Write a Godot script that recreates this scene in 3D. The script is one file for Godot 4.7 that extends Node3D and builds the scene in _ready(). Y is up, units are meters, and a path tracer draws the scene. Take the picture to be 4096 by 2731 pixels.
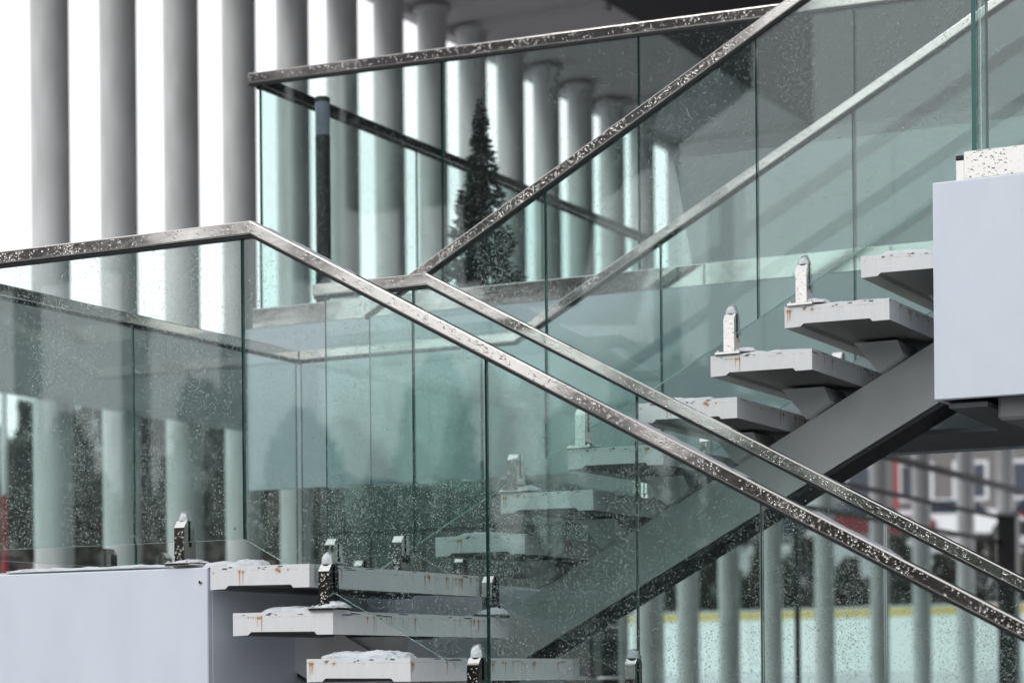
extends Node3D
# A dog-leg steel stair with glass balustrades. x runs along the flights, y is up (0 = eye level), z towards the viewer; metres.

const GROUND := -1.62
const GOING := 0.30
const RISE := 0.1611
const SLOPE := 0.537
const RAILSLOPE := 0.5355

var rng := RandomNumberGenerator.new()
var used := {}
var M := {}
var drop_mesh: Mesh

# ---------------------------------------------------------------- helpers
func lin(r: float, g: float, b: float, a := 1.0) -> Color:
	var c := Color(r, g, b).linear_to_srgb()
	c.a = a
	return c

func mat(called: String, c: Color, rough: float, metal := 0.0) -> StandardMaterial3D:
	var m := StandardMaterial3D.new()
	m.resource_name = called
	m.albedo_color = c
	m.roughness = rough
	m.metallic = metal
	M[called] = m
	return m

func glass(called: String, r: float, g: float, b: float, scale := 0.05) -> StandardMaterial3D:
	var m := mat(called, lin(r, g, b, 0.0), 0.0)
	m.transparency = BaseMaterial3D.TRANSPARENCY_ALPHA
	m.refraction_enabled = true
	m.refraction_scale = scale
	return m

func noise_tex(freq: float, seed_: int, c0: Color, c1: Color, size := 512, octaves := 4, normal := false) -> NoiseTexture2D:
	var n := FastNoiseLite.new()
	n.seed = seed_
	n.frequency = freq
	n.fractal_octaves = octaves
	var t := NoiseTexture2D.new()
	t.width = size
	t.height = size
	t.seamless = true
	t.noise = n
	if normal:
		t.as_normal_map = true
		t.bump_strength = 4.0
	else:
		var g := Gradient.new()
		g.set_color(0, c0)
		g.set_color(1, c1)
		t.color_ramp = g
	return t

func numbered(called: String) -> String:
	var n: int = used.get(called, 0)
	used[called] = n + 1
	return called if n == 0 else "%s_%03d" % [called, n]

func tag(o: Node3D, label: String, category: String, group := "") -> Node3D:
	o.set_meta("label", label)
	o.set_meta("category", category)
	if group != "":
		o.set_meta("group", group)
	return o

func thing(called: String, label: String, category: String, at: Vector3, turn := 0.0, group := "") -> Node3D:
	var o := Node3D.new()
	o.name = numbered(called)
	add_child(o)
	o.position = at
	o.rotation.y = turn
	tag(o, label, category, group)
	return o

func start() -> SurfaceTool:
	var st := SurfaceTool.new()
	st.begin(Mesh.PRIMITIVE_TRIANGLES)
	return st

func done(st: SurfaceTool, m: Material, into: ArrayMesh = null) -> ArrayMesh:
	st.set_material(m)
	return st.commit(into)

func part(called: String, mesh: Mesh, parent: Node, at := Vector3.ZERO) -> MeshInstance3D:
	var o := MeshInstance3D.new()
	o.name = called
	o.mesh = mesh
	parent.add_child(o, true)
	o.position = at
	return o

func top(called: String, mesh: Mesh, label: String, category: String, at := Vector3.ZERO, group := "") -> MeshInstance3D:
	var o := MeshInstance3D.new()
	o.name = numbered(called)
	o.mesh = mesh
	add_child(o)
	o.position = at
	tag(o, label, category, group)
	return o

func structure(called: String, mesh: Mesh, at := Vector3.ZERO) -> MeshInstance3D:
	var o := MeshInstance3D.new()
	o.name = numbered(called)
	o.mesh = mesh
	add_child(o)
	o.position = at
	o.set_meta("kind", "structure")
	return o

# one flat face, wound so that its front looks along n
func face(st: SurfaceTool, p: Array, n: Vector3, uv: Array = []) -> void:
	var k: int = p.size()
	var nn: Vector3 = (p[1] - p[0]).cross(p[2] - p[0])
	var flip: bool = nn.dot(n) > 0.0
	for i in range(1, k - 1):
		var tri := [0, i + 1, i] if flip else [0, i, i + 1]
		for j in tri:
			st.set_normal(n)
			st.set_uv(uv[j] if uv.size() else Vector2(p[j].x, -p[j].y))
			st.add_vertex(p[j])

# box with chamfered edges along all three axes skipped when bevel is 0
func box(st: SurfaceTool, c: Vector3, s: Vector3, bevel := 0.0) -> void:
	var h := s * 0.5
	if bevel <= 0.0:
		for ax in 3:
			for sg in [-1.0, 1.0]:
				var n := Vector3.ZERO
				n[ax] = sg
				var u := (ax + 1) % 3
				var v := (ax + 2) % 3
				var pts := []
				for q in [[-1, -1], [1, -1], [1, 1], [-1, 1]]:
					var p := Vector3.ZERO
					p[ax] = sg * h[ax]
					p[u] = q[0] * h[u]
					p[v] = q[1] * h[v]
					pts.append(c + p)
				face(st, pts, n)
		return
	var b: float = min(bevel, min(h.x, min(h.y, h.z)) * 0.9)
	for ax in 3:
		var u := (ax + 1) % 3
		var v := (ax + 2) % 3
		for sg in [-1.0, 1.0]:
			var n := Vector3.ZERO
			n[ax] = sg
			var pts := []
			for q in [[-1, -1], [1, -1], [1, 1], [-1, 1]]:
				var p := Vector3.ZERO
				p[ax] = sg * h[ax]
				p[u] = q[0] * (h[u] - b)
				p[v] = q[1] * (h[v] - b)
				pts.append(c + p)
			face(st, pts, n)
		for su in [-1.0, 1.0]:
			for sv in [-1.0, 1.0]:
				var pts := []
				for q in [[-1, 0], [1, 0], [1, 1], [-1, 1]]:
					var p := Vector3.ZERO
					p[ax] = q[0] * (h[ax] - b)
					p[u] = su * (h[u] - (b if q[1] == 1 else 0.0))
					p[v] = sv * (h[v] - (0.0 if q[1] == 1 else b))
					pts.append(c + p)
				var n := Vector3.ZERO
				n[u] = su
				n[v] = sv
				face(st, pts, n.normalized())
	for sx in [-1.0, 1.0]:
		for sy in [-1.0, 1.0]:
			for sz in [-1.0, 1.0]:
				face(st, [c + Vector3(sx * h.x, sy * (h.y - b), sz * (h.z - b)), c + Vector3(sx * (h.x - b), sy * h.y, sz * (h.z - b)), c + Vector3(sx * (h.x - b), sy * (h.y - b), sz * h.z)], Vector3(sx, sy, sz).normalized())

func box_mesh(s: Vector3, m: Material, bevel := 0.0) -> ArrayMesh:
	var st := start()
	box(st, Vector3.ZERO, s, bevel)
	return done(st, m)

# outline in a plane, pushed along the third axis; axes: 0 = outline (x,y) along z, 1 = outline (z,y) along x, 2 = outline (x,z) along y
func place2(p: Vector2, d: float, axes: int) -> Vector3:
	if axes == 0:
		return Vector3(p.x, p.y, d)
	if axes == 1:
		return Vector3(d, p.y, p.x)
	return Vector3(p.x, d, p.y)

func prism(st: SurfaceTool, poly: PackedVector2Array, d0: float, d1: float, axes := 0) -> void:
	var area := 0.0
	for i in poly.size():
		area += poly[i].cross(poly[(i + 1) % poly.size()])
	var along := place2(Vector2.ZERO, 1.0, axes)
	var tri := Geometry2D.triangulate_polygon(poly)
	for i in range(0, tri.size(), 3):
		for e in [[d1, 1.0], [d0, -1.0]]:
			face(st, [place2(poly[tri[i]], e[0], axes), place2(poly[tri[i + 1]], e[0], axes), place2(poly[tri[i + 2]], e[0], axes)], along * e[1])
	for i in poly.size():
		var a := poly[i]
		var b := poly[(i + 1) % poly.size()]
		var n2: Vector2 = (Vector2(b.y - a.y, a.x - b.x) * sign(area)).normalized()
		face(st, [place2(a, d0, axes), place2(b, d0, axes), place2(b, d1, axes), place2(a, d1, axes)], place2(n2, 0.0, axes))

func prism_mesh(poly: PackedVector2Array, d0: float, d1: float, m: Material, axes := 0) -> ArrayMesh:
	var st := start()
	prism(st, poly, d0, d1, axes)
	return done(st, m)

# upright tube from rings [radius, y], smooth
func lathe(st: SurfaceTool, rings: Array, seg := 24, c := Vector3.ZERO) -> void:
	for k in range(rings.size() - 1):
		var r0: float = rings[k][0]
		var y0: float = rings[k][1]
		var r1: float = rings[k + 1][0]
		var y1: float = rings[k + 1][1]
		var sl := Vector2(y1 - y0, r0 - r1).normalized()
		for i in seg:
			var a := TAU * i / seg
			var b := TAU * (i + 1) / seg
			var pts := [Vector3(cos(a) * r0, y0, sin(a) * r0), Vector3(cos(b) * r0, y0, sin(b) * r0), Vector3(cos(b) * r1, y1, sin(b) * r1), Vector3(cos(a) * r1, y1, sin(a) * r1)]
			var ns := [Vector3(cos(a) * sl.x, sl.y, sin(a) * sl.x), Vector3(cos(b) * sl.x, sl.y, sin(b) * sl.x), Vector3(cos(b) * sl.x, sl.y, sin(b) * sl.x), Vector3(cos(a) * sl.x, sl.y, sin(a) * sl.x)]
			for j in [0, 1, 2, 0, 2, 3]:
				st.set_normal(ns[j])
				st.set_uv(Vector2((i + (1 if j == 1 or j == 2 else 0)) / float(seg), pts[j].y))
				st.add_vertex(c + pts[j])

func lathe_mesh(rings: Array, m: Material, seg := 24) -> ArrayMesh:
	var st := start()
	lathe(st, rings, seg)
	return done(st, m)

# bar of a round section between two points
func rod(st: SurfaceTool, a: Vector3, b: Vector3, r: float, seg := 10) -> void:
	var d := (b - a).normalized()
	var u := d.cross(Vector3.UP if absf(d.y) < 0.9 else Vector3.RIGHT).normalized()
	var v := u.cross(d)
	for i in seg:
		var t0 := TAU * i / seg
		var t1 := TAU * (i + 1) / seg
		var n0 := u * cos(t0) + v * sin(t0)
		var n1 := u * cos(t1) + v * sin(t1)
		var pts := [a + n0 * r, a + n1 * r, b + n1 * r, b + n0 * r]
		var ns := [n0, n1, n1, n0]
		var flip: bool = (pts[1] - pts[0]).cross(pts[2] - pts[0]).dot(n0 + n1) > 0.0
		for j in ([0, 2, 1, 0, 3, 2] if flip else [0, 1, 2, 0, 2, 3]):
			st.set_normal(ns[j])
			st.set_uv(Vector2.ZERO)
			st.add_vertex(pts[j])
	var cap0 := []
	var cap1 := []
	for i in seg:
		var t := TAU * i / seg
		cap0.append(a + (u * cos(t) + v * sin(t)) * r)
		cap1.append(b + (u * cos(t) + v * sin(t)) * r)
	face(st, cap0, -d)
	face(st, cap1, d)

# ---------------------------------------------------------------- textures
func drop_height(size: int, count: int, r0: float, r1: float, seed_: int) -> ImageTexture:
	var im := Image.create_empty(size, size, false, Image.FORMAT_RGB8)
	im.fill(Color(0, 0, 0))
	var r := RandomNumberGenerator.new()
	r.seed = seed_
	for k in count:
		var rad: float = r0 + (r1 - r0) * pow(r.randf(), 3.0)
		var cx := r.randf() * size
		var cy := r.randf() * size
		var hgt := clampf(0.35 + 0.65 * rad / r1, 0.0, 1.0)
		var e := 1.0 + 0.35 * r.randf()
		for y in range(int(-rad * e) - 1, int(rad * e) + 2):
			for x in range(int(-rad) - 1, int(rad) + 2):
				var q := 1.0 - (x * x + y * y / (e * e)) / (rad * rad)
				if q > 0.0:
					var v := sqrt(q) * hgt
					var px := posmod(int(cx) + x, size)
					var py := posmod(int(cy) + y, size)
					if im.get_pixel(px, py).r < v:
						im.set_pixel(px, py, Color(v, v, v))
	return ImageTexture.create_from_image(im)

# painted steel with chips along the top edge, rust spots and rust runs
func paint_image(w: int, h: int, spots: int, runs: int, chips: int, seed_: int) -> ImageTexture:
	var im := Image.create_empty(w, h, false, Image.FORMAT_RGB8)
	var r := RandomNumberGenerator.new()
	r.seed = seed_
	var n := FastNoiseLite.new()
	n.seed = seed_
	n.frequency = 0.012
	var n2 := FastNoiseLite.new()
	n2.seed = seed_ + 7
	n2.frequency = 0.08
	for y in h:
		for x in w:
			var v := 0.90 + 0.018 * n.get_noise_2d(x * 2.0, y * 0.6) + 0.010 * n2.get_noise_2d(x, y * 0.25)
			var seam := h * 0.2 + 3.0 * n2.get_noise_2d(x * 0.6, 3.0)
			if absf(y - seam) < 0.8 and n.get_noise_2d(x * 3.0, 50.0) > -0.1:
				v -= 0.12
			im.set_pixel(x, y, Color(v * 0.985, v * 0.99, v * 0.995))
	for k in chips:
		var cx := r.randf_range(0.1, 0.9) * w
		var cy := h * r.randf_range(0.03, 0.16)
		var cw := r.randf_range(0.01, 0.035) * w
		var ch := r.randf_range(0.02, 0.05) * h
		for y in range(int(cy - ch), int(cy + ch)):
			for x in range(int(cx - cw), int(cx + cw)):
				if x >= 0 and y >= 0 and x < w and y < h and pow((x - cx) / cw, 2.0) + pow((y - cy) / ch, 2.0) + 0.9 * n2.get_noise_2d(x * 2.0, y * 3.0) < 0.75:
					im.set_pixel(x, y, Color(0.33, 0.34, 0.36))
	var home := r.randf()
	for k in spots + runs:
		if r.randf() < 0.4:
			home = r.randf()
		var cx := clampf(home + r.randfn(0.0, 0.05), 0.03, 0.97) * w
		var cy := h * r.randf_range(0.16, 0.28)
		var rad := h * 0.055 * pow(r.randf_range(0.25, 1.0), 1.6)
		var run := h * r.randf_range(0.25, 0.75) if k >= spots else h * r.randf_range(0.0, 0.12)
		var rw := rad * r.randf_range(0.5, 0.9)
		for y in range(int(cy - rad * 3.0), int(min(h, cy + rad * 3.0 + run))):
			for x in range(int(cx - rad * 3.0), int(cx + rad * 3.0)):
				if x < 0 or y < 0 or x >= w or y >= h:
					continue
				var d := Vector2(x - cx, (y - cy) * 1.1).length() / rad
				var wob := cx + rw * 0.5 * n2.get_noise_2d(cx, y * 0.5)
				var a := 0.95 * exp(-d * d * 0.9)
				var halo := 0.30 * exp(-d * d * 0.16)
				var run_a := 0.0
				if y > cy and run > 1.0:
					run_a = (0.85 if k >= spots else 0.35) * exp(-pow((x - wob) / rw, 2.0)) * pow(clampf(1.0 - (y - cy) / run, 0.0, 1.0), 0.7)
				var c := im.get_pixel(x, y)
				c = c.lerp(Color(0.80, 0.60, 0.40), clampf(halo + run_a * 0.5, 0.0, 1.0))
				c = c.lerp(Color(0.55, 0.31, 0.13), clampf(max(a * 0.9, run_a * 0.75), 0.0, 1.0))
				if d < 0.55:
					c = c.lerp(Color(0.22, 0.15, 0.10), 0.7)
				im.set_pixel(x, y, c)
	return ImageTexture.create_from_image(im)

func materials() -> void:
	var m := mat("white_panel", lin(0.74, 0.79, 0.87), 0.38)
	m.albedo_texture = noise_tex(0.005, 61, Color(0.968, 0.97, 0.976), Color(1, 1, 1), 1024, 6)
	m.roughness_texture = noise_tex(0.01, 3, Color(0.75, 0.75, 0.75), Color(1, 1, 1))
	m.uv1_triplanar = true
	m.uv1_world_triplanar = true
	m.uv1_scale = Vector3(0.9, 0.3, 0.9)
	mat("grey_panel", lin(0.40, 0.45, 0.48), 0.35)
	m = mat("white_paint", lin(0.72, 0.73, 0.73), 0.5)
	m.albedo_texture = noise_tex(0.006, 5, Color(0.93, 0.93, 0.92), Color(1, 1, 1))
	m.uv1_triplanar = true
	m.uv1_world_triplanar = true
	m = mat("grey_paint", lin(0.34, 0.345, 0.35), 0.45)
	m.albedo_texture = noise_tex(0.004, 6, Color(0.90, 0.90, 0.89), Color(1, 1, 1))
	m.uv1_triplanar = true
	m.uv1_world_triplanar = true
	mat("dark_steel", lin(0.022, 0.022, 0.024), 0.4)
	mat("rubber", lin(0.006, 0.006, 0.007), 0.5)
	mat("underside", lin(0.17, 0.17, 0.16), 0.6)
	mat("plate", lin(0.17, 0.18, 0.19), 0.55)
	m = mat("steel", lin(0.63, 0.60, 0.57), 0.10, 1.0)
	m.roughness_texture = noise_tex(0.02, 9, Color(0.55, 0.55, 0.55), Color(1, 1, 1))
	m.uv1_triplanar = true
	m.uv1_world_triplanar = true
	m.uv1_scale = Vector3(1.5, 6, 1.5)
	m.normal_enabled = true
	m.normal_texture = noise_tex(0.006, 21, Color.BLACK, Color.WHITE, 512, 2, true)
	m.normal_scale = 0.035
	mat("mirror_steel", lin(0.66, 0.64, 0.61), 0.06, 1.0)
	m = glass("glass", 0.84, 0.95, 0.925)
	m.metallic_specular = 0.60
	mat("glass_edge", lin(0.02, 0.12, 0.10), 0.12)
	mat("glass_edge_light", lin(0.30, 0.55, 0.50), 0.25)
	glass("water", 1.0, 1.0, 1.0, 0.033)
	m = mat("column_paint", lin(0.80, 0.805, 0.81), 0.6)
	m.albedo_texture = noise_tex(0.012, 12, Color(0.86, 0.86, 0.85), Color(1, 1, 1), 512, 5)
	m.uv1_triplanar = true
	m.uv1_world_triplanar = true
	m.uv1_scale = Vector3(0.6, 0.15, 0.6)
	m = mat("concrete", lin(0.36, 0.36, 0.36), 0.8)
	m.albedo_texture = noise_tex(0.008, 14, Color(0.85, 0.85, 0.85), Color(1, 1, 1))
	m.uv1_triplanar = true
	m.uv1_world_triplanar = true
	m.uv1_scale = Vector3(0.4, 0.4, 0.4)
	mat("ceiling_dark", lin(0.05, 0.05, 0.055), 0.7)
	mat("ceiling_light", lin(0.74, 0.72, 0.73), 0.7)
	m = mat("snow", lin(0.66, 0.69, 0.72), 0.7)
	m.subsurf_scatter_enabled = true
	m.subsurf_scatter_strength = 0.15
	m.heightmap_enabled = true
	m.heightmap_texture = noise_tex(0.05, 31, Color.BLACK, Color.WHITE, 512, 5)
	m.heightmap_scale = 0.4
	m.uv1_triplanar = true
	m.uv1_world_triplanar = true
	m.uv1_scale = Vector3(6, 6, 6)
	m = mat("snow_ground", lin(0.80, 0.80, 0.80), 0.9)
	m.albedo_texture = noise_tex(0.01, 33, Color(0.80, 0.80, 0.82), Color(1, 1, 1))
	m.uv1_triplanar = true
	m.uv1_world_triplanar = true
	m.uv1_scale = Vector3(0.05, 0.05, 0.05)
	m = mat("needles", Color.WHITE, 0.8)
	m.vertex_color_use_as_albedo = true
	mat("bark", lin(0.07, 0.055, 0.045), 0.9)
	m = mat("asphalt", lin(0.21, 0.21, 0.22), 0.5)
	m.albedo_texture = noise_tex(0.02, 51, Color(0.7, 0.7, 0.7), Color(1, 1, 1))
	m.uv1_triplanar = true
	m.uv1_world_triplanar = true
	m.uv1_scale = Vector3(0.3, 0.3, 0.3)
	mat("dirty_snow", lin(0.30, 0.31, 0.33), 0.9)
	mat("dark_stone", lin(0.10, 0.105, 0.10), 0.9)
	mat("hillside", lin(0.075, 0.07, 0.06), 1.0)
	mat("far_facade", lin(0.17, 0.16, 0.155), 0.8)
	mat("window_glass", lin(0.03, 0.04, 0.06), 0.08)
	mat("facade", lin(0.33, 0.31, 0.30), 0.8)
	mat("red_paint", lin(0.30, 0.035, 0.04), 0.4)
	mat("yellow_paint", lin(0.62, 0.48, 0.17), 0.5)
	mat("board_white", lin(0.80, 0.83, 0.83), 0.4)
	mat("tyre", lin(0.02, 0.02, 0.02), 0.8)
	mat("diffuser", lin(0.22, 0.25, 0.30), 0.3)
	mat("car_red", lin(0.13, 0.018, 0.022), 0.25)
	mat("car_white", lin(0.70, 0.71, 0.72), 0.25)
	mat("car_dark", lin(0.03, 0.035, 0.05), 0.25)
	for k in 4:
		m = mat("tread_end_%d" % k, Color.WHITE, 0.5)
		m.albedo_texture = paint_image(384, 80, 7, 2, 7, 100 + k)
	for k in 3:
		m = mat("tread_side_%d" % k, Color.WHITE, 0.5)
		m.albedo_texture = paint_image(1024, 72, 10, 20, 8, 200 + k)

# ---------------------------------------------------------------- rain
func make_drop() -> void:
	var st := start()
	var rings := [[1.0, 0.0], [0.93, 0.34], [0.68, 0.62], [0.32, 0.77], [0.0, 0.80]]
	for k in range(rings.size() - 1):
		for i in 8:
			var a := TAU * i / 8
			var b := TAU * (i + 1) / 8
			var r0: float = rings[k][0]
			var r1: float = rings[k + 1][0]
			var pts := [Vector3(cos(a) * r0, sin(a) * r0, rings[k][1]), Vector3(cos(b) * r0, sin(b) * r0, rings[k][1]), Vector3(cos(b) * r1, sin(b) * r1, rings[k + 1][1]), Vector3(cos(a) * r1, sin(a) * r1, rings[k + 1][1])]
			for j in ([0, 2, 1, 0, 3, 2] if r1 > 0.0 else [0, 2, 1]):
				var p: Vector3 = pts[j]
				st.set_normal(Vector3(p.x, p.y, p.z * 1.1 + 0.10).normalized())
				st.add_vertex(p)
	drop_mesh = done(st, M.water)

# scatter drops on a face that looks along +z (outline in x,y at depth z)
func drops(parent: Node3D, poly: PackedVector2Array, z: float, count: int, r0: float, r1: float, bias := 3.0, slanted := false) -> void:
	var lo := poly[0]
	var hi := poly[0]
	for p in poly:
		lo = lo.min(p)
		hi = hi.max(p)
	var at: Array[Transform3D] = []
	var clump := FastNoiseLite.new()
	clump.seed = rng.randi() % 9999
	clump.frequency = 5.0
	var tries := 0
	while at.size() < count and tries < count * 12:
		tries += 1
		var p := Vector2(rng.randf_range(lo.x, hi.x), rng.randf_range(lo.y, hi.y))
		if slanted:
			p = poly[0] + (poly[1] - poly[0]) * rng.randf() + (poly[3] - poly[0]) * rng.randf()
		if rng.randf() > 0.50 + 0.9 * clump.get_noise_2d(p.x, p.y * 0.16):
			continue
		if not slanted and not Geometry2D.is_point_in_polygon(p, poly):
			continue
		var r := r0 + (r1 - r0) * pow(rng.randf(), bias)
		at.append(Transform3D(Basis.from_scale(Vector3(r, r * rng.randf_range(1.0, 1.25), r)), Vector3(p.x, p.y, z + 0.0001)))
	var mm := MultiMesh.new()
	mm.transform_format = MultiMesh.TRANSFORM_3D
	mm.mesh = drop_mesh
	mm.instance_count = at.size()
	for i in at.size():
		mm.set_instance_transform(i, at[i])
	var o := MultiMeshInstance3D.new()
	o.name = "raindrops"
	o.multimesh = mm
	o.set_meta("kind", "stuff")
	parent.add_child(o, true)

# ---------------------------------------------------------------- balustrades
# glass pane: outline in (x,y), thickness t about depth z; axes as in prism
func pane(parent: Node3D, poly: PackedVector2Array, z: float, rain := 0, axes := 0, t := 0.0172, r1 := 0.0021) -> MeshInstance3D:
	var area := 0.0
	for i in poly.size():
		area += poly[i].cross(poly[(i + 1) % poly.size()])
	var st := start()
	var along := place2(Vector2.ZERO, 1.0, axes)
	for e in [[z + t * 0.5, 1.0], [z - t * 0.5, -1.0]]:
		var pts := []
		var uv := []
		for p in poly:
			pts.append(place2(p, e[0], axes))
			uv.append(Vector2(p.x, -p.y) + Vector2(e[1] * 0.37, z))
		face(st, pts, along * e[1], uv)
	var mesh := done(st, M.glass)
	var se := start()
	var sb := start()
	var lowest := 9e9
	for p in poly:
		lowest = min(lowest, p.y)
	var any := false
	for i in poly.size():
		var a := poly[i]
		var b := poly[(i + 1) % poly.size()]
		var n2: Vector2 = (Vector2(b.y - a.y, a.x - b.x) * sign(area)).normalized()
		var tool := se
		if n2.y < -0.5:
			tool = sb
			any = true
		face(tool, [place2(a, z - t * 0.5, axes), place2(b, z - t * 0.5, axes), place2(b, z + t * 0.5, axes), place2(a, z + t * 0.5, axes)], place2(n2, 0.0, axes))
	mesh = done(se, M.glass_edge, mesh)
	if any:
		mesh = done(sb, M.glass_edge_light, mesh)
	var o := part("glass_panel", mesh, parent)
	if rain > 0:
		drops(o, poly, z + t * 0.5, rain, 0.0006, r1)
	return o

# handrail: rounded box section swept along a path in (x,y) at depth z, upright cuts at the bends
func rail_mesh(path: PackedVector2Array, hgt: float, dep: float, z: float, m: Material, axes := 0, bev := 0.006) -> ArrayMesh:
	var sec := PackedVector2Array()
	var hd := dep * 0.5
	for q in [[1, 1], [1, -1], [-1, -1], [-1, 1]]:
		var cx: float = q[0] * (hd - bev)
		var cy: float = -hgt * 0.5 + q[1] * (hgt * 0.5 - bev)
		var a0: float = {"1,1": PI / 2, "1,-1": 0.0, "-1,-1": -PI / 2, "-1,1": -PI}["%d,%d" % q]
		for k in 4:
			var a := a0 - k * PI / 6.0
			sec.append(Vector2(cx + cos(a) * bev, cy + sin(a) * bev))
	var st := start()
	var n := sec.size()
	for s in range(path.size() - 1):
		var a := path[s]
		var b := path[s + 1]
		for i in n:
			var p := sec[i]
			var q := sec[(i + 1) % n]
			var e := q - p
			if e.length() < 1e-6:
				continue
			var slope := (b.y - a.y) / (b.x - a.x)
			var pts := [place2(Vector2(a.x, a.y + p.y), z + p.x, axes), place2(Vector2(b.x, b.y + p.y), z + p.x, axes), place2(Vector2(b.x, b.y + q.y), z + q.x, axes), place2(Vector2(a.x, a.y + q.y), z + q.x, axes)]
			var nv := []
			for w in [p, q]:
				var c := Vector2(clampf(w.x, -hd + bev, hd - bev), clampf(w.y, -hgt + bev, -bev))
				var o2: Vector2 = (w - c).normalized()
				nv.append(place2(Vector2(-slope * o2.y, o2.y), o2.x, axes).normalized())
			var ns := [nv[0], nv[0], nv[1], nv[1]]
			var out: Vector3 = nv[0] + nv[1]
			var flip: bool = (pts[1] - pts[0]).cross(pts[2] - pts[0]).dot(out) > 0.0
			for j in ([0, 2, 1, 0, 3, 2] if flip else [0, 1, 2, 0, 2, 3]):
				st.set_normal(ns[j])
				st.set_uv(Vector2(pts[j].x, pts[j].y))
				st.add_vertex(pts[j])
	for e in [[path[0], -1.0], [path[path.size() - 1], 1.0]]:
		var pts := []
		for p in sec:
			pts.append(place2(Vector2(e[0].x, e[0].y + p.y), z + p.x, axes))
		face(st, pts, place2(Vector2(e[1], 0), 0.0, axes))
	return done(st, m)

func handrail(parent: Node3D, path: PackedVector2Array, z: float, rain := 0, axes := 0, hgt := 0.0475, dep := 0.05, r1 := 0.0042) -> MeshInstance3D:
	var o := part("handrail", rail_mesh(path, hgt, dep, z, M.steel, axes), parent)
	var low := PackedVector2Array()
	for p in path:
		low.append(p - Vector2(0, hgt - 0.001))
	part("gasket", rail_mesh(low, 0.012, 0.034, z, M.rubber, axes, 0.003), parent)
	if rain > 0:
		var total := path[path.size() - 1].x - path[0].x
		for i in range(path.size() - 1):
			var a := path[i]
			var b := path[i + 1]
			drops(o, PackedVector2Array([a - Vector2(0, 0.007), b - Vector2(0, 0.007), b - Vector2(0, hgt - 0.006), a - Vector2(0, hgt - 0.006)]), z + dep * 0.5, int(rain * (b.x - a.x) / total), 0.0012, r1, 2.0, true)
	return o

var spigot_mesh: ArrayMesh
var base_mesh: ArrayMesh
var bolt_mesh: ArrayMesh

func make_spigot() -> void:
	# seen from the side: two cheeks with the slot for the glass between them, the front one chamfered
	var out := PackedVector2Array([Vector2(-0.034, 0.0), Vector2(0.034, 0.0), Vector2(0.034, 0.122), Vector2(0.031, 0.128), Vector2(0.017, 0.146), Vector2(0.0105, 0.148), Vector2(0.0105, 0.055), Vector2(-0.0105, 0.055), Vector2(-0.0105, 0.148), Vector2(-0.024, 0.146), Vector2(-0.034, 0.128)])
	var st := start()
	prism(st, out, -0.0215, 0.0215, 1)
	spigot_mesh = done(st, M.mirror_steel)
	st = start()
	box(st, Vector3(0, 0.006, 0), Vector3(0.105, 0.012, 0.105), 0.003)
	base_mesh = done(st, M.mirror_steel)
	bolt_mesh = lathe_mesh([[0.0, 0.006], [0.005, 0.006], [0.007, 0.0035], [0.007, 0.0]], M.mirror_steel, 8)

func spigot(parent: Node3D, at: Vector3, turn := 0.0, plate := true, wet := true) -> void:
	var o := part("spigot", spigot_mesh, parent, at + Vector3(0, 0.012, 0))
	o.rotation.y = turn
	if plate:
		var b := part("base_plate", base_mesh, o, Vector3(0, -0.012, 0))
		for q in [[-1, -1], [1, -1], [1, 1], [-1, 1]]:
			part("bolt", bolt_mesh, o, Vector3(q[0] * 0.04, 0.0, q[1] * 0.042))
	if wet and turn == 0.0:
		drops(o, PackedVector2Array([Vector2(-0.02, 0.002), Vector2(0.02, 0.002), Vector2(0.02, 0.12), Vector2(-0.02, 0.12)]), 0.034, 46, 0.0009, 0.0034, 1.6, true)

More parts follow.
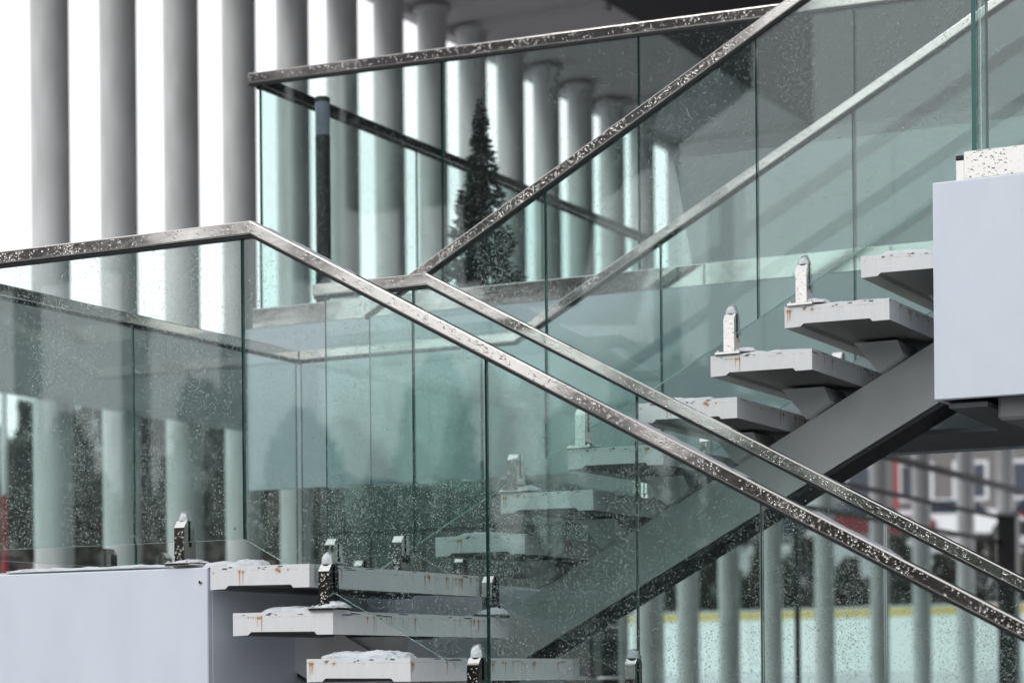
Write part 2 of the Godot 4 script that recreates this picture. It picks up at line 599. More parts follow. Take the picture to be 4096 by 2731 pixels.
# ---------------------------------------------------------------- stairs
func tread(parent: Node3D, at: Vector3, length: float, k: int) -> MeshInstance3D:
	# at: top left corner of the near end; runs away along -z
	var w := 0.4066
	var h := 0.079
	var x0 := at.x
	var x1 := at.x + w
	var y1 := at.y
	var z1 := at.z
	var z0 := at.z - length
	# near end, notched along its lower edge
	var st := start()
	var notch := [[0.0, 0.0], [w, 0.0], [w, h], [w - 0.065, h], [w - 0.075, h - 0.011], [0.075, h - 0.013], [0.062, h - 0.002], [0.0, h]]
	var poly := PackedVector2Array()
	for p in notch:
		poly.append(Vector2(p[0], p[1]))
	var off := 0.13 * (k % 5)
	var tri := Geometry2D.triangulate_polygon(poly)
	for zz in [[z1, 1.0], [z0, -1.0]]:
		for i in range(0, tri.size(), 3):
			var pts := []
			var uv := []
			for j in 3:
				var p := poly[tri[i + j]]
				pts.append(Vector3(x0 + p.x, y1 - p.y, zz[0]))
				uv.append(Vector2(p.x / w, p.y / h))
			face(st, pts, Vector3(0, 0, zz[1]), uv)
	var mesh := done(st, M["tread_end_%d" % (k % 4)])
	st = start()
	for s in [[x1, 1.0], [x0, -1.0]]:
		face(st, [Vector3(s[0], y1, z1), Vector3(s[0], y1, z0), Vector3(s[0], y1 - h, z0), Vector3(s[0], y1 - h, z1)], Vector3(s[1], 0, 0), [Vector2(off, 0), Vector2(off + 1.0, 0), Vector2(off + 1.0, 1), Vector2(off, 1)])
	mesh = done(st, M["tread_side_%d" % (k % 3)], mesh)
	st = start()
	face(st, [Vector3(x0, y1, z1), Vector3(x1, y1, z1), Vector3(x1, y1, z0), Vector3(x0, y1, z0)], Vector3.UP)
	mesh = done(st, M.white_paint, mesh)
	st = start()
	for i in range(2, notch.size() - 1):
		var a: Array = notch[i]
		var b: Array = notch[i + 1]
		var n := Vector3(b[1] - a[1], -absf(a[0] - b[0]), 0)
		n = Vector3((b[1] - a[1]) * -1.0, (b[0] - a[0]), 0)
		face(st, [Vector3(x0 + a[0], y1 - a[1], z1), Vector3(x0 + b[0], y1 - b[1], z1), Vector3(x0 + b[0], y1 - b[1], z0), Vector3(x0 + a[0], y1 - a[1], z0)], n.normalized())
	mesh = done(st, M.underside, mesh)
	var o := part("tread", mesh, parent)
	return o

func stringer(parent: Node3D, xa: float, xb: float, y_at: float, x_at: float, slope: float, z: float, wid: float) -> void:
	# y_at: top edge at x_at
	var t := func(x: float) -> float: return y_at + slope * (x - x_at)
	var st := start()
	prism(st, PackedVector2Array([Vector2(xa, t.call(xa)), Vector2(xb, t.call(xb)), Vector2(xb, t.call(xb) - 0.243), Vector2(xa, t.call(xa) - 0.243)]), z - wid, z, 0)
	part("stringer", done(st, M.white_paint), parent)
	st = start()
	prism(st, PackedVector2Array([Vector2(xa, t.call(xa) - 0.2435), Vector2(xb, t.call(xb) - 0.2435), Vector2(xb, t.call(xb) - 0.262), Vector2(xa, t.call(xa) - 0.262)]), z - wid - 0.03, z - 0.012, 0)
	part("flange", done(st, M.dark_steel), parent)

func bracket(parent: Node3D, x: float, ytop: float, ylow: float, z0: float, z1: float, slope: float) -> void:
	# trapezoid box between a tread and the stringer
	var yl := ylow
	var poly := PackedVector2Array([Vector2(x, ytop), Vector2(x + 0.17, ytop), Vector2(x + 0.19, yl + slope * 0.19), Vector2(x + 0.055, yl + slope * 0.055)])
	var st := start()
	prism(st, poly, z0, z1, 0)
	part("bracket", done(st, M.grey_paint), parent)

# ---------------------------------------------------------------- snow
func snow(label: String, at: Vector3, size: Vector3, seed_: int, rough := 0.25, square := 2.6, m := "snow") -> void:
	var n := FastNoiseLite.new()
	n.seed = seed_
	n.frequency = 1.0
	n.fractal_octaves = 4
	var nu := 64
	var nv := 14
	var pts := []
	for j in nv + 1:
		var row := []
		var f := float(j) / nv
		for i in nu:
			var a := TAU * i / nu
			var ca := cos(a)
			var sa := sin(a)
			var sq := pow(pow(absf(ca), square) + pow(absf(sa), square), -1.0 / square)
			var rr := sin(f * PI * 0.5) if j < nv else 1.0
			rr = pow(rr, 0.8)
			var hh := pow(maxf(0.0, 1.0 - pow(rr, 9.0 if square > 3.5 else 2.4)), 0.55)
			var p := Vector3(ca * sq * rr * size.x * 0.5, hh * size.y, sa * sq * rr * size.z * 0.5)
			var sc := 26.0 if square < 3.5 else 14.0
			var d := n.get_noise_3d(p.x * sc + seed_, p.y * sc, p.z * sc)
			var d2 := n.get_noise_3d(p.x * 70.0, p.y * 70.0 + seed_, p.z * 70.0)
			var d3 := n.get_noise_3d(p.x * 190.0, p.y * 190.0, p.z * 190.0 + seed_)
			var k := 0.82 + rough * d + 0.5 * rough * d2 + 0.35 * d3 * rough
			p = Vector3(p.x * (1.0 + rough * 0.7 * d), p.y * k * (1.0 + (0.5 if square > 3.5 else 0.2) * n.get_noise_2d(p.x * 9.0, seed_)), p.z * (1.0 + rough * 0.7 * d))
			if j == nv:
				p.y = -0.001
			row.append(p)
		pts.append(row)
	var st := start()
	st.set_smooth_group(0)
	for j in nv:
		for i in nu:
			var i2 := (i + 1) % nu
			for q in [[j, i], [j, i2], [j + 1, i2], [j, i], [j + 1, i2], [j + 1, i]]:
				st.add_vertex(pts[q[0]][q[1]])
	st.index()
	st.generate_normals()
	top("snow_clump", done(st, M[m]), label, "snow", at, "")

# ---------------------------------------------------------------- trees
func conifer_crown(hgt: float, rad: float, count: int, leaf: float, seed_: int, dark: Color, light: Color, lift := 0.12, power := 1.05) -> ArrayMesh:
	var r := RandomNumberGenerator.new()
	r.seed = seed_
	var st := start()
	var gaps := FastNoiseLite.new()
	gaps.seed = seed_
	gaps.frequency = 1.6 / maxf(rad, 0.05)
	var k := 0
	var tries := 0
	while k < count and tries < count * 6:
		tries += 1
		var f := pow(r.randf(), 1.25)
		var a := r.randf() * TAU
		var layer := 0.72 + 0.28 * absf(sin(f * 16.0 + a))
		var edge := rad * pow(1.0 - f, power) * layer + 0.02 * rad
		var q := sqrt(r.randf())
		var p := Vector3(cos(a) * edge * q, hgt * (lift + (1.0 - lift) * f) - 0.12 * edge * q, sin(a) * edge * q)
		if q > 0.5 and gaps.get_noise_3d(p.x, p.y, p.z) < -0.12:
			continue
		k += 1
		var out := Vector3(cos(a), r.randf_range(-0.35, 0.5), sin(a)).normalized()
		var side := out.cross(Vector3(r.randf_range(-1, 1), r.randf_range(-1, 1), r.randf_range(-1, 1))).normalized()
		var l := leaf * r.randf_range(0.6, 1.4) * (0.5 + 0.5 * (1.0 - f) + 0.2)
		var c := dark.lerp(light, r.randf())
		var tip := p + out * l
		var w := side * l * 0.22
		var nn := out.cross(side)
		for v in [p - w, tip, p + w]:
			st.set_color(c)
			st.set_normal(-nn)
			st.add_vertex(v)
	return done(st, M.needles)

func tree(called: String, label: String, group: String, at: Vector3, hgt: float, rad: float, crown: ArrayMesh, trunk: ArrayMesh, turn: float) -> void:
	var t := thing(called, label, "tree", at, turn, group)
	var a := part("crown", crown, t)
	a.scale = Vector3(rad, hgt, rad)
	var b := part("trunk", trunk, t)
	b.scale = Vector3(rad, hgt, rad)

# ---------------------------------------------------------------- the place
func _ready() -> void:
	rng.seed = 4711
	# camera
	var near := 0.05
	var k := near / 9005.86
	var att := CameraAttributesPhysical.new()
	att.frustum_focal_length = 79.0
	att.frustum_focus_distance = 7.9
	att.frustum_near = near
	att.frustum_far = 600.0
	att.exposure_aperture = 2.8
	var cam := Camera3D.new()
	cam.name = "Camera3D"
	add_child(cam)
	cam.attributes = att
	cam.rotation = Vector3(0, deg_to_rad(27.6705), deg_to_rad(-0.5016))
	cam.set_frustum(2731.0 * k, Vector2(0, (2703.26 - 1365.5) * k), near, 600.0)
	cam.current = true
	# sky and light: a bright overcast
	var sky_mat := ProceduralSkyMaterial.new()
	sky_mat.sky_top_color = Color(0.92, 0.935, 0.955)
	sky_mat.sky_horizon_color = Color(0.985, 0.99, 1.0)
	sky_mat.sky_curve = 0.5
	sky_mat.sky_energy_multiplier = 1.14
	sky_mat.ground_bottom_color = Color(0.6, 0.61, 0.63)
	sky_mat.ground_horizon_color = Color(0.8, 0.81, 0.83)
	sky_mat.sun_angle_max = 1.0
	var sky := Sky.new()
	sky.sky_material = sky_mat
	var env := Environment.new()
	env.background_mode = Environment.BG_SKY
	env.sky = sky
	env.tonemap_mode = Environment.TONE_MAPPER_LINEAR
	env.tonemap_exposure = 1.10
	env.sdfgi_enabled = true
	env.ssao_enabled = true
	env.ssil_enabled = true
	var we := WorldEnvironment.new()
	we.name = "WorldEnvironment"
	we.environment = env
	add_child(we)
	var sun := DirectionalLight3D.new()
	sun.name = "Sun"
	sun.light_energy = 0.33
	sun.light_color = Color(1.0, 0.99, 0.975)
	sun.light_angular_distance = 16.0
	sun.shadow_enabled = true
	add_child(sun)
	sun.look_at_from_position(Vector3.ZERO, Vector3(0.32, -0.62, -0.72), Vector3.UP)

	materials()
	make_drop()
	make_spigot()
	setting()
	building()
	platforms()
	flights()
	balustrades()
	snows()
	platform_things()
	far_things()

func setting() -> void:
	var st := start()
	box(st, Vector3(0, GROUND - 0.25, -60), Vector3(500, 0.5, 500))
	structure("ground", done(st, M.snow_ground))
	st = start()
	box(st, Vector3(-6, GROUND + 0.002, 8), Vector3(110, 0.004, 100))
	structure("pavement", done(st, M.asphalt))
	# raised snow field where the rink stands
	st = start()
	prism(st, PackedVector2Array([Vector2(-46, GROUND), Vector2(-50, 0.0), Vector2(-74, 0.0), Vector2(-78, GROUND)]), -60, 10, 1)
	structure("snow_terrace", done(st, M.snow_ground))
	# wooded hill behind
	st = start()
	var n := FastNoiseLite.new()
	n.seed = 5
	n.frequency = 0.02
	var hp := func(i: int, j: int) -> Vector3:
		var x := -150.0 + i * 6.0
		var z := -80.0 - j * 8.0
		var f := float(j) / 14.0
		return Vector3(x, GROUND - 0.1 + 8.5 * smoothstep(0.0, 0.6, f) * smoothstep(10.0, -45.0, x) + 1.5 * n.get_noise_2d(x, z) * f, z)
	for i in 40:
		for j in 14:
			for q in [[0, 0], [1, 1], [1, 0], [0, 0], [0, 1], [1, 1]]:
				st.set_smooth_group(0)
				st.add_vertex(hp.call(i + q[0], j + q[1]))
	st.index()
	st.generate_normals()
	structure("hill", done(st, M.hillside))

func building() -> void:
	# colonnade of tall round columns
	var col := lathe_mesh([[0.0, GROUND], [0.18, GROUND], [0.18, 7.97], [0.23, 8.0], [0.23, 8.05], [0.0, 8.05]], M.column_paint, 40)
	var names := ["leftmost tall grey column, beside the left edge of the picture", "second tall grey column from the left, open sky on both sides", "third tall grey column from the left, open sky on both sides", "fourth tall grey column from the left, just left of the upper glass corner",
		"fifth tall grey column from the left, rising behind the upper handrail end", "sixth tall grey column from the left, behind the bollard lamp", "seventh tall grey column from the left, above the upper handrail", "eighth tall grey column from the left, first to meet the light ceiling",
		"ninth tall grey column from the left, beside the small conifer tip", "tenth tall grey column from the left, its round cap against the ceiling", "eleventh tall grey column, seen through glass right of the conifer", "twelfth tall grey column, seen through the upper glass", "thirteenth tall grey column, seen through the upper glass joint", "fourteenth tall grey column, last before the grey back wall"]
	for i in 14:
		var t := thing("column", names[i], "column", Vector3(-13.4, 0, -16.454 - 1.0234 * i), 0.0, "columns of the tall colonnade")
		part("shaft", col, t)
	# lower row further back under the upper floor
	var low := lathe_mesh([[0.0, GROUND], [0.18, GROUND], [0.18, 5.5], [0.0, 5.5]], M.column_paint, 32)
	var where := [["-15.58,-33.43", "first"], ["-14.72,-32.96", "second"], ["-14.54,-33.98", "third"], ["-14.27,-35.09", "fourth"], ["-14.3,-37.15", "fifth"], ["-14.17,-39.51", "sixth"], ["-13.62,-41.03", "seventh"], ["-13.26,-42.52", "eighth"], ["-13.21,-45.37", "ninth"], ["-12.85,-47.1", "tenth"]]
	for w in where:
		var xz: PackedStringArray = w[0].split(",")
		top("column", low, "pale round column in front of the rink boards, %s from the left of the lower row" % w[1], "column", Vector3(float(xz[0]), 0, float(xz[1])), "columns of the lower row behind the stair")
	# roof, beams, floor and back wall
	var t := thing("building", "open grey building with a colonnade, dark ceiling and pale edge beam", "building", Vector3(-13.4, 0, -30))
	t.position = Vector3.ZERO
	var st := start()
	box(st, Vector3(4.0, 8.45, -31), Vector3(35.6, 0.7, 38))
	part("roof", done(st, M.ceiling_light), t)
	st = start()
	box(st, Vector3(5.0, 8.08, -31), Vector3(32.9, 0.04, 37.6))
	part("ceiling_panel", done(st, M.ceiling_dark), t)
	for i in 5:
		st = start()
		box(st, Vector3(-12.45, 8.05, -16 - 4.3 * i), Vector3(1.9, 0.1, 0.14))
		part("ceiling_beam", done(st, M.ceiling_light), t)
	st = start()
	box(st, Vector3(-13.72, 8.04, -31), Vector3(0.16, 0.12, 38))
	part("edge_beam", done(st, M.ceiling_light), t)
	st = start()
	box(st, Vector3(4.0, 6.2, -31.6), Vector3(35.5, 3.6, 0.3))
	part("wall", done(st, M.ceiling_light), t)
	st = start()
	box(st, Vector3(-5.0, 5.7, -40.2), Vector3(22, 0.4, 17.5))
	part("upper_floor", done(st, M.concrete), t)
	st = start()
	box(st, Vector3(14.0, 3.6, -14.0), Vector3(15.0, 10.4, 35.0))
	part("wing", done(st, M.facade), t)
	for i in 7:
		for y in [0.6, 4.6]:
			var wd := part("window", box_mesh(Vector3(0.1, 2.2, 2.6), M.dark_steel, 0.01), t, Vector3(6.5, y, -28.0 + 4.5 * i))
			part("glass_pane", box_mesh(Vector3(0.04, 2.0, 2.4), M.window_glass), wd, Vector3(-0.05, 0, 0))
	# long floor edge beam in front of the columns
	var e := thing("floor_beam", "long grey floor edge beam running in front of the left columns", "beam", Vector3(-13.1, 2.544, -20))
	st = start()
	box(st, Vector3(0, 0.45, 0), Vector3(0.3, 0.72, 26))
	part("web", done(st, M.white_paint), e)
	st = start()
	box(st, Vector3(0.01, 0.045, 0), Vector3(0.34, 0.09, 26))
	part("bottom_flange", done(st, M.white_paint), e)

func platforms() -> void:
	# half landing at the foot of the upper flight
	var t := thing("stair_landing", "white panelled half landing between the two stair flights", "landing", Vector3(-5.3, GROUND, -6.5))
	var o := Vector3(5.3, -GROUND, 6.5)
	var st := start()
	box(st, Vector3(-5.283, -0.24, -6.432), Vector3(1.454, 1.25, 0.024), 0.003)
	part("front_panel", done(st, M.white_panel), t, o)
	drops(t, pl([-0.7, 1.3, 0.73, 1.3, 0.73, 2.0, -0.7, 2.0]), 0.0804, 900, 0.0008, 0.0022, 2.0, true)
	st = start()
	box(st, Vector3(-4.5685, -0.24, -6.9765), Vector3(0.025, 1.25, 1.0575), 0.003)
	part("side_panel", done(st, M.white_panel), t, o)
	st = start()
	box(st, Vector3(-4.60, -0.24, -8.40), Vector3(0.025, 1.25, 1.70), 0.003)
	part("side_panel", done(st, M.white_panel), t, o)
	st = start()
	box(st, Vector3(-5.28, 0.376, -7.83), Vector3(1.36, 0.036, 2.74))
	part("deck", done(st, M.white_paint), t, o)
	st = start()
	box(st, Vector3(-5.99, -0.24, -7.83), Vector3(0.03, 1.25, 2.78))
	part("side_panel", done(st, M.white_panel), t, o)
	st = start()
	box(st, Vector3(-5.28, -0.24, -9.21), Vector3(1.36, 1.25, 0.03))
	part("back_panel", done(st, M.white_panel), t, o)
	for y in [0.335, -0.05]:
		var s := part("screw", bolt_mesh, t, o + Vector3(-4.585, y, -6.4195))
		s.rotation.x = PI / 2
	# upper platform: long fascia along the back of the stair and the box at the top of the flight
	var u := thing("upper_platform", "white upper platform with deep fascia and the box end above the flight", "platform", Vector3(-2.4, 0.95, -7.9))
	o = -u.position
	st = start()
	box(st, Vector3(-2.2, 1.345, -9.412), Vector3(8.44, 0.81, 0.024))
	part("fascia_panel", done(st, M.grey_panel), u, o)
	st = start()
	box(st, Vector3(-2.2, 1.66, -11.9), Vector3(8.40, 0.17, 4.94))
	part("deck", done(st, M.concrete), u, o)
	st = start()
	box(st, Vector3(-6.41, 1.49, -11.9), Vector3(0.02, 0.52, 4.9))
	part("side_panel", done(st, M.white_panel), u, o)
	st = start()
	box(st, Vector3(-1.0, 1.365, -7.872), Vector3(2.80, 0.78, 0.024), 0.004)
	part("box_front", done(st, M.white_panel), u, o)
	drops(u, pl([0.01, 0.03, 0.6, 0.03, 0.6, 0.8, 0.01, 0.8]), 0.0402, 800, 0.0008, 0.0022, 2.0, true)
	st = start()
	box(st, Vector3(-2.388, 1.365, -8.64), Vector3(0.024, 0.78, 1.50), 0.003)
	part("box_side", done(st, M.white_panel), u, o)
	st = start()
	box(st, Vector3(-1.0, 1.735, -8.64), Vector3(2.74, 0.03, 1.5))
	part("box_deck", done(st, M.concrete), u, o)
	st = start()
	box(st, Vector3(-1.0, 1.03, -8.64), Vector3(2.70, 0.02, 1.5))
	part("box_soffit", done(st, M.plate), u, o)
	st = start()
	box(st, Vector3(-1.0, 0.983, -7.905), Vector3(2.76, 0.012, 0.04))
	part("drip_edge", done(st, M.dark_steel), u, o)
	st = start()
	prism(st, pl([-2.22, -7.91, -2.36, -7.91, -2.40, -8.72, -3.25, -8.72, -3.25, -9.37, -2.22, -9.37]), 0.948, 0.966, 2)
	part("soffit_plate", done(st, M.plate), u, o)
	st = start()
	box(st, Vector3(-2.14, 0.955, -8.66), Vector3(0.11, 0.11, 1.42), 0.012)
	part("cross_beam", done(st, M.grey_paint), u, o)
	for x in [-1.85, -1.2]:
		st = start()
		box(st, Vector3(x, 0.97, -8.66), Vector3(0.06, 0.09, 1.42), 0.004)
		part("cross_beam", done(st, M.dark_steel), u, o)

func flights() -> void:
	var t := thing("stair_flight", "lower stair flight of rusty white steel treads descending to the right", "stairs", Vector3(-4.4, GROUND, -7.06))
	var o := -t.position
	for i in 12:
		var x := -4.752 + GOING * i
		var y := 0.3855 - RISE * i
		var tr: MeshInstance3D
		if i == 0:
			tr = tread(t, Vector3(-4.545, y, -6.422), 1.28, 0)
			tr.scale.x = 1.0
		else:
			tr = tread(t, Vector3(x, y, -6.422), 1.28, i)
		tr.position = o
		if i > 0:
			var b := start()
			prism(b, PackedVector2Array([Vector2(x + 0.09, y - 0.079), Vector2(x + 0.27, y - 0.079), Vector2(x + 0.24, y - 0.235), Vector2(x + 0.13, y - 0.18)]), -7.16, -6.99, 0)
			part("bracket", done(b, M.white_paint), tr)
	var s := Node3D.new()
	stringer(t, -4.56, -0.9, 0.155, -4.35, -RAILSLOPE, -6.97, 0.2)
	for c in t.get_children():
		if c.name.begins_with("stringer") or c.name.begins_with("flange"):
			c.position = o
	s.free()
	var u := thing("stair_flight", "upper stair flight of white steel treads climbing right to the platform", "stairs", Vector3(-4.2, 0.4, -8.55))
	o = -u.position
	for i in 8:
		var x := -4.491 + GOING * i
		var y := 0.562 + RISE * i
		if i == 7:
			continue
		var tr := tread(u, Vector3(x, y, -7.923), 1.28, i + 9)
		tr.position = o
		var zt := y - 0.079
		# bracket down to the stringer, whose top edge is at 0.911 + slope (x + 3.267)
		var xb := x + 0.16
		var yb := 0.911 + RAILSLOPE * (xb + 0.07 + 3.267)
		var b := start()
		prism(b, PackedVector2Array([Vector2(x + 0.10, zt), Vector2(x + 0.275, zt), Vector2(x + 0.30, yb + RAILSLOPE * 0.07 + 0.01), Vector2(x + 0.20, yb - RAILSLOPE * 0.03)]), -8.66, -8.42, 0)
		part("bracket", done(b, M.white_paint), tr)
	stringer(u, -4.54, -2.41, 0.911, -3.267, RAILSLOPE, -8.47, 0.2)
	for c in u.get_children():
		if c.name.begins_with("stringer") or c.name.begins_with("flange"):
			c.position = o

func pl(a: Array) -> PackedVector2Array:
	var p := PackedVector2Array()
	for i in range(0, a.size(), 2):
		p.append(Vector2(a[i], a[i + 1]))
	return p

func balustrades() -> void:
	var gap := 0.004
	# A: near side of the lower flight
	var t := thing("balustrade", "nearest glass balustrade, rain-spotted, along the near side of the lower flight", "balustrade", Vector3.ZERO)
	var za := -6.462
	var topa := func(x: float) -> float: return 1.573 - RAILSLOPE * maxf(0.0, x + 4.378)
	var bota := func(x: float) -> float: return 0.480 - SLOPE * maxf(0.0, x + 4.424)
	handrail(t, pl([-6.0, 1.573, -4.378, 1.573, -0.9, topa.call(-0.9)]), za + 0.0, 1900)
	pane(t, pl([-5.93, 0.48, -4.424 - gap, 0.48, -4.424 - gap, 1.525, -5.93, 1.525]), za, 30000)
	var xs := [-4.424, -3.471, -2.518, -1.565, -0.95]
	for i in 4:
		var a: float = xs[i] + gap
		var b: float = xs[i + 1] - gap
		var poly := [a, bota.call(a), b, bota.call(b), b, topa.call(b) - 0.047]
		if i == 0:
			poly += [-4.378, 1.525]
		poly += [a, topa.call(a) - 0.047]
		pane(t, pl(poly), za, 27000)
	for q in [[-5.75, 0.394], [-4.68, 0.394], [-4.085, 0.2245], [-3.515, -0.0975], [-3.19, -0.2586]]:
		spigot(t, Vector3(q[0], q[1], za))
	var tm := TextMesh.new()
	tm.text = "A"
	tm.font_size = 12
	tm.pixel_size = 0.0011
	tm.depth = 0.0006
	tm.material = M.rubber
	part("glass_stamp", tm, t, Vector3(-4.462, 0.518, za + 0.0092))
	for q in [[-4.396, 1.553], [-4.376, 1.538]]:
		var s := part("screw", bolt_mesh, t, Vector3(q[0], q[1], za + 0.0245))
		s.rotation.x = PI / 2
		s.scale = Vector3.ONE * 0.6
	# B: far side of the lower flight
	t = thing("balustrade", "middle glass balustrade on the far side of the lower flight", "balustrade", Vector3.ZERO)
	var zb := -7.64
	handrail(t, pl([-4.875, 1.573, -4.358, 1.573, -0.9, 1.573 - RAILSLOPE * 3.458]), zb, 1300)
	xs = [-4.829, -4.425, -3.469, -2.514, -1.56, -0.95]
	for i in 5:
		var a: float = xs[i] + (gap if i else 0.0)
		var b: float = xs[i + 1] - gap
		var poly := [a, bota.call(a), b, bota.call(b), b, 1.526 - RAILSLOPE * maxf(0.0, b + 4.358)]
		if i == 1:
			poly += [-4.358, 1.526]
		poly += [a, 1.526 - RAILSLOPE * maxf(0.0, a + 4.358)]
		pane(t, pl(poly), zb, 7000 if i else 500)
	for q in [[-4.80, 0.394], [-4.49, 0.394], [-4.09, 0.2245], [-3.49, -0.0975]]:
		spigot(t, Vector3(q[0], q[1], zb))
	# C: near side of the upper flight
	t = thing("balustrade", "glass balustrade with dark wet handrail climbing the near side of the upper flight", "balustrade", Vector3.ZERO)
	var zc := -7.965
	var topc := func(x: float) -> float: return 1.7855 + RAILSLOPE * (x + 4.358)
	var botc := func(x: float) -> float: return 1.339 + SLOPE * (x + 3.113)
	handrail(t, pl([-4.83, topc.call(-4.83), -1.95, topc.call(-1.95)]), zc, 1500)
	xs = [-4.82, -4.006, -3.11, -2.223]
	for i in 3:
		var a: float = xs[i] + gap
		var b: float = xs[i + 1] - gap
		pane(t, pl([a, botc.call(a), b, botc.call(b), b, topc.call(b) - 0.047, a, topc.call(a) - 0.047]), zc, 12000, 0, 0.0172, 0.0022)
	for q in [[-4.144, 1], [-3.842, 2], [-3.219, 4], [-2.928, 5]]:
		spigot(t, Vector3(q[0], 0.562 + RISE * q[1], zc))
	# D: far side of the upper flight and of the landing
	t = thing("balustrade", "glass balustrade with pale bright handrail on the far side of the upper flight", "balustrade", Vector3.ZERO)
	var zd := -9.15
	handrail(t, pl([-5.92, 1.573, -4.755, 1.573, -1.95, topc.call(-1.95)]), zd, 900)
	xs = [-5.93, -4.93, -4.03, -3.134, -2.24]
	for i in 4:
		var a: float = xs[i] + gap
		var b: float = xs[i + 1] - gap
		var yb0 := maxf(0.47, botc.call(a))
		var yb1 := maxf(0.47, botc.call(b))
		var poly := [a, yb0, b, yb1, b, maxf(1.573, topc.call(b)) - 0.047]
		if i == 1:
			poly = [a, 0.47, -4.731, 0.47, b, yb1, b, topc.call(b) - 0.047, -4.755, 1.526]
		poly += [a, maxf(1.573, topc.call(a)) - 0.047]
		pane(t, pl(poly), zd, 0)
	for q in [[-5.6, 0.394], [-5.05, 0.394], [-4.14, 0.7231], [-3.82, 0.884], [-3.21, 1.206], [-2.92, 1.367]]:
		spigot(t, Vector3(q[0], q[1], zd))
	# F: end of the landing, across the flights
	t = thing("balustrade", "glass balustrade across the outer end of the half landing, seen through the nearest glass", "balustrade", Vector3.ZERO)
	handrail(t, pl([-9.175, 1.573, -6.487, 1.573]), -5.95, 0, 1)
	for q in [[-9.13, -7.854], [-7.846, -6.49]]:
		pane(t, pl([q[0], 0.475, q[1], 0.475, q[1], 1.526, q[0], 1.526]), -5.95, 0, 1)
	for z in [-8.88, -8.05, -7.66, -6.8]:
		spigot(t, Vector3(-5.95, 0.394, z), PI / 2)
	# E: front and end of the upper platform
	t = thing("balustrade", "upper glass balustrade on the platform edge, its handrail starting at the free corner", "balustrade", Vector3.ZERO)
	var ze := -9.43
	handrail(t, pl([-6.40, 3.038, -2.15, 2.9402]), ze, 700, 0, 0.052)
	var st := start()
	box(st, Vector3(-4.1, 1.80, -9.43), Vector3(4.56, 0.10, 0.06), 0.004)
	part("base_shoe", done(st, M.steel), t)
	xs = [-6.335, -5.296, -4.258, -3.22, -2.2]
	for i in 4:
		var a: float = xs[i] + (gap if i else 0.0)
		var b: float = xs[i + 1] - gap
		pane(t, pl([a, 1.835, b, 1.835, b, 2.985 - 0.023 * (b + 6.4), a, 2.985 - 0.023 * (a + 6.4)]), ze, 9000, 0, 0.0172, 0.0022)
	t = thing("balustrade", "glass balustrade running back behind the bollard lamp on the upper platform", "balustrade", Vector3.ZERO)
	handrail(t, pl([-14.2, 3.03, -9.46, 3.03]), -6.37, 0, 1, 0.052)
	for q in [[-14.2, -12.62], [-12.61, -11.04], [-11.03, -9.47]]:
		pane(t, pl([q[0], 1.82, q[1], 1.82, q[1], 2.98, q[0], 2.98]), -6.37, 0, 1)
	st = start()
	box(st, Vector3(-6.37, 1.79, -11.85), Vector3(0.06, 0.10, 4.72), 0.004)
	part("base_shoe", done(st, M.steel), t)
	# G: on the box at the top of the upper flight
	t = thing("balustrade", "short glass balustrade in a bright steel shoe on the white box at the right edge", "balustrade", Vector3.ZERO)
	st = start()
	box(st, Vector3(-1.0, 1.8075, -7.905), Vector3(2.578, 0.102, 0.058), 0.003)
	part("base_shoe", done(st, M.mirror_steel), t)
	drops(t.get_child(0), pl([-2.28, 1.76, -1.9, 1.76, -1.9, 1.855, -2.28, 1.855]), -7.876, 240, 0.0012, 0.0055)
	st = start()
	box(st, Vector3(-2.307, 1.795, -7.918), Vector3(0.032, 0.078, 0.05), 0.003)
	part("end_cap", done(st, M.mirror_steel), t)
	st = start()
	box(st, Vector3(-2.306, 1.842, -7.918), Vector3(0.036, 0.016, 0.052), 0.003)
	part("end_cap", done(st, M.rubber), t)
	pane(t, pl([-2.243, 1.8585, 0.2, 1.8585, 0.2, 2.9, -2.243, 2.9]), -7.905, 6000)
	pane(t, pl([-8.06, 1.8585, -7.8965, 1.8585, -7.8965, 2.9, -8.06, 2.9]), -2.2552, 0, 1)

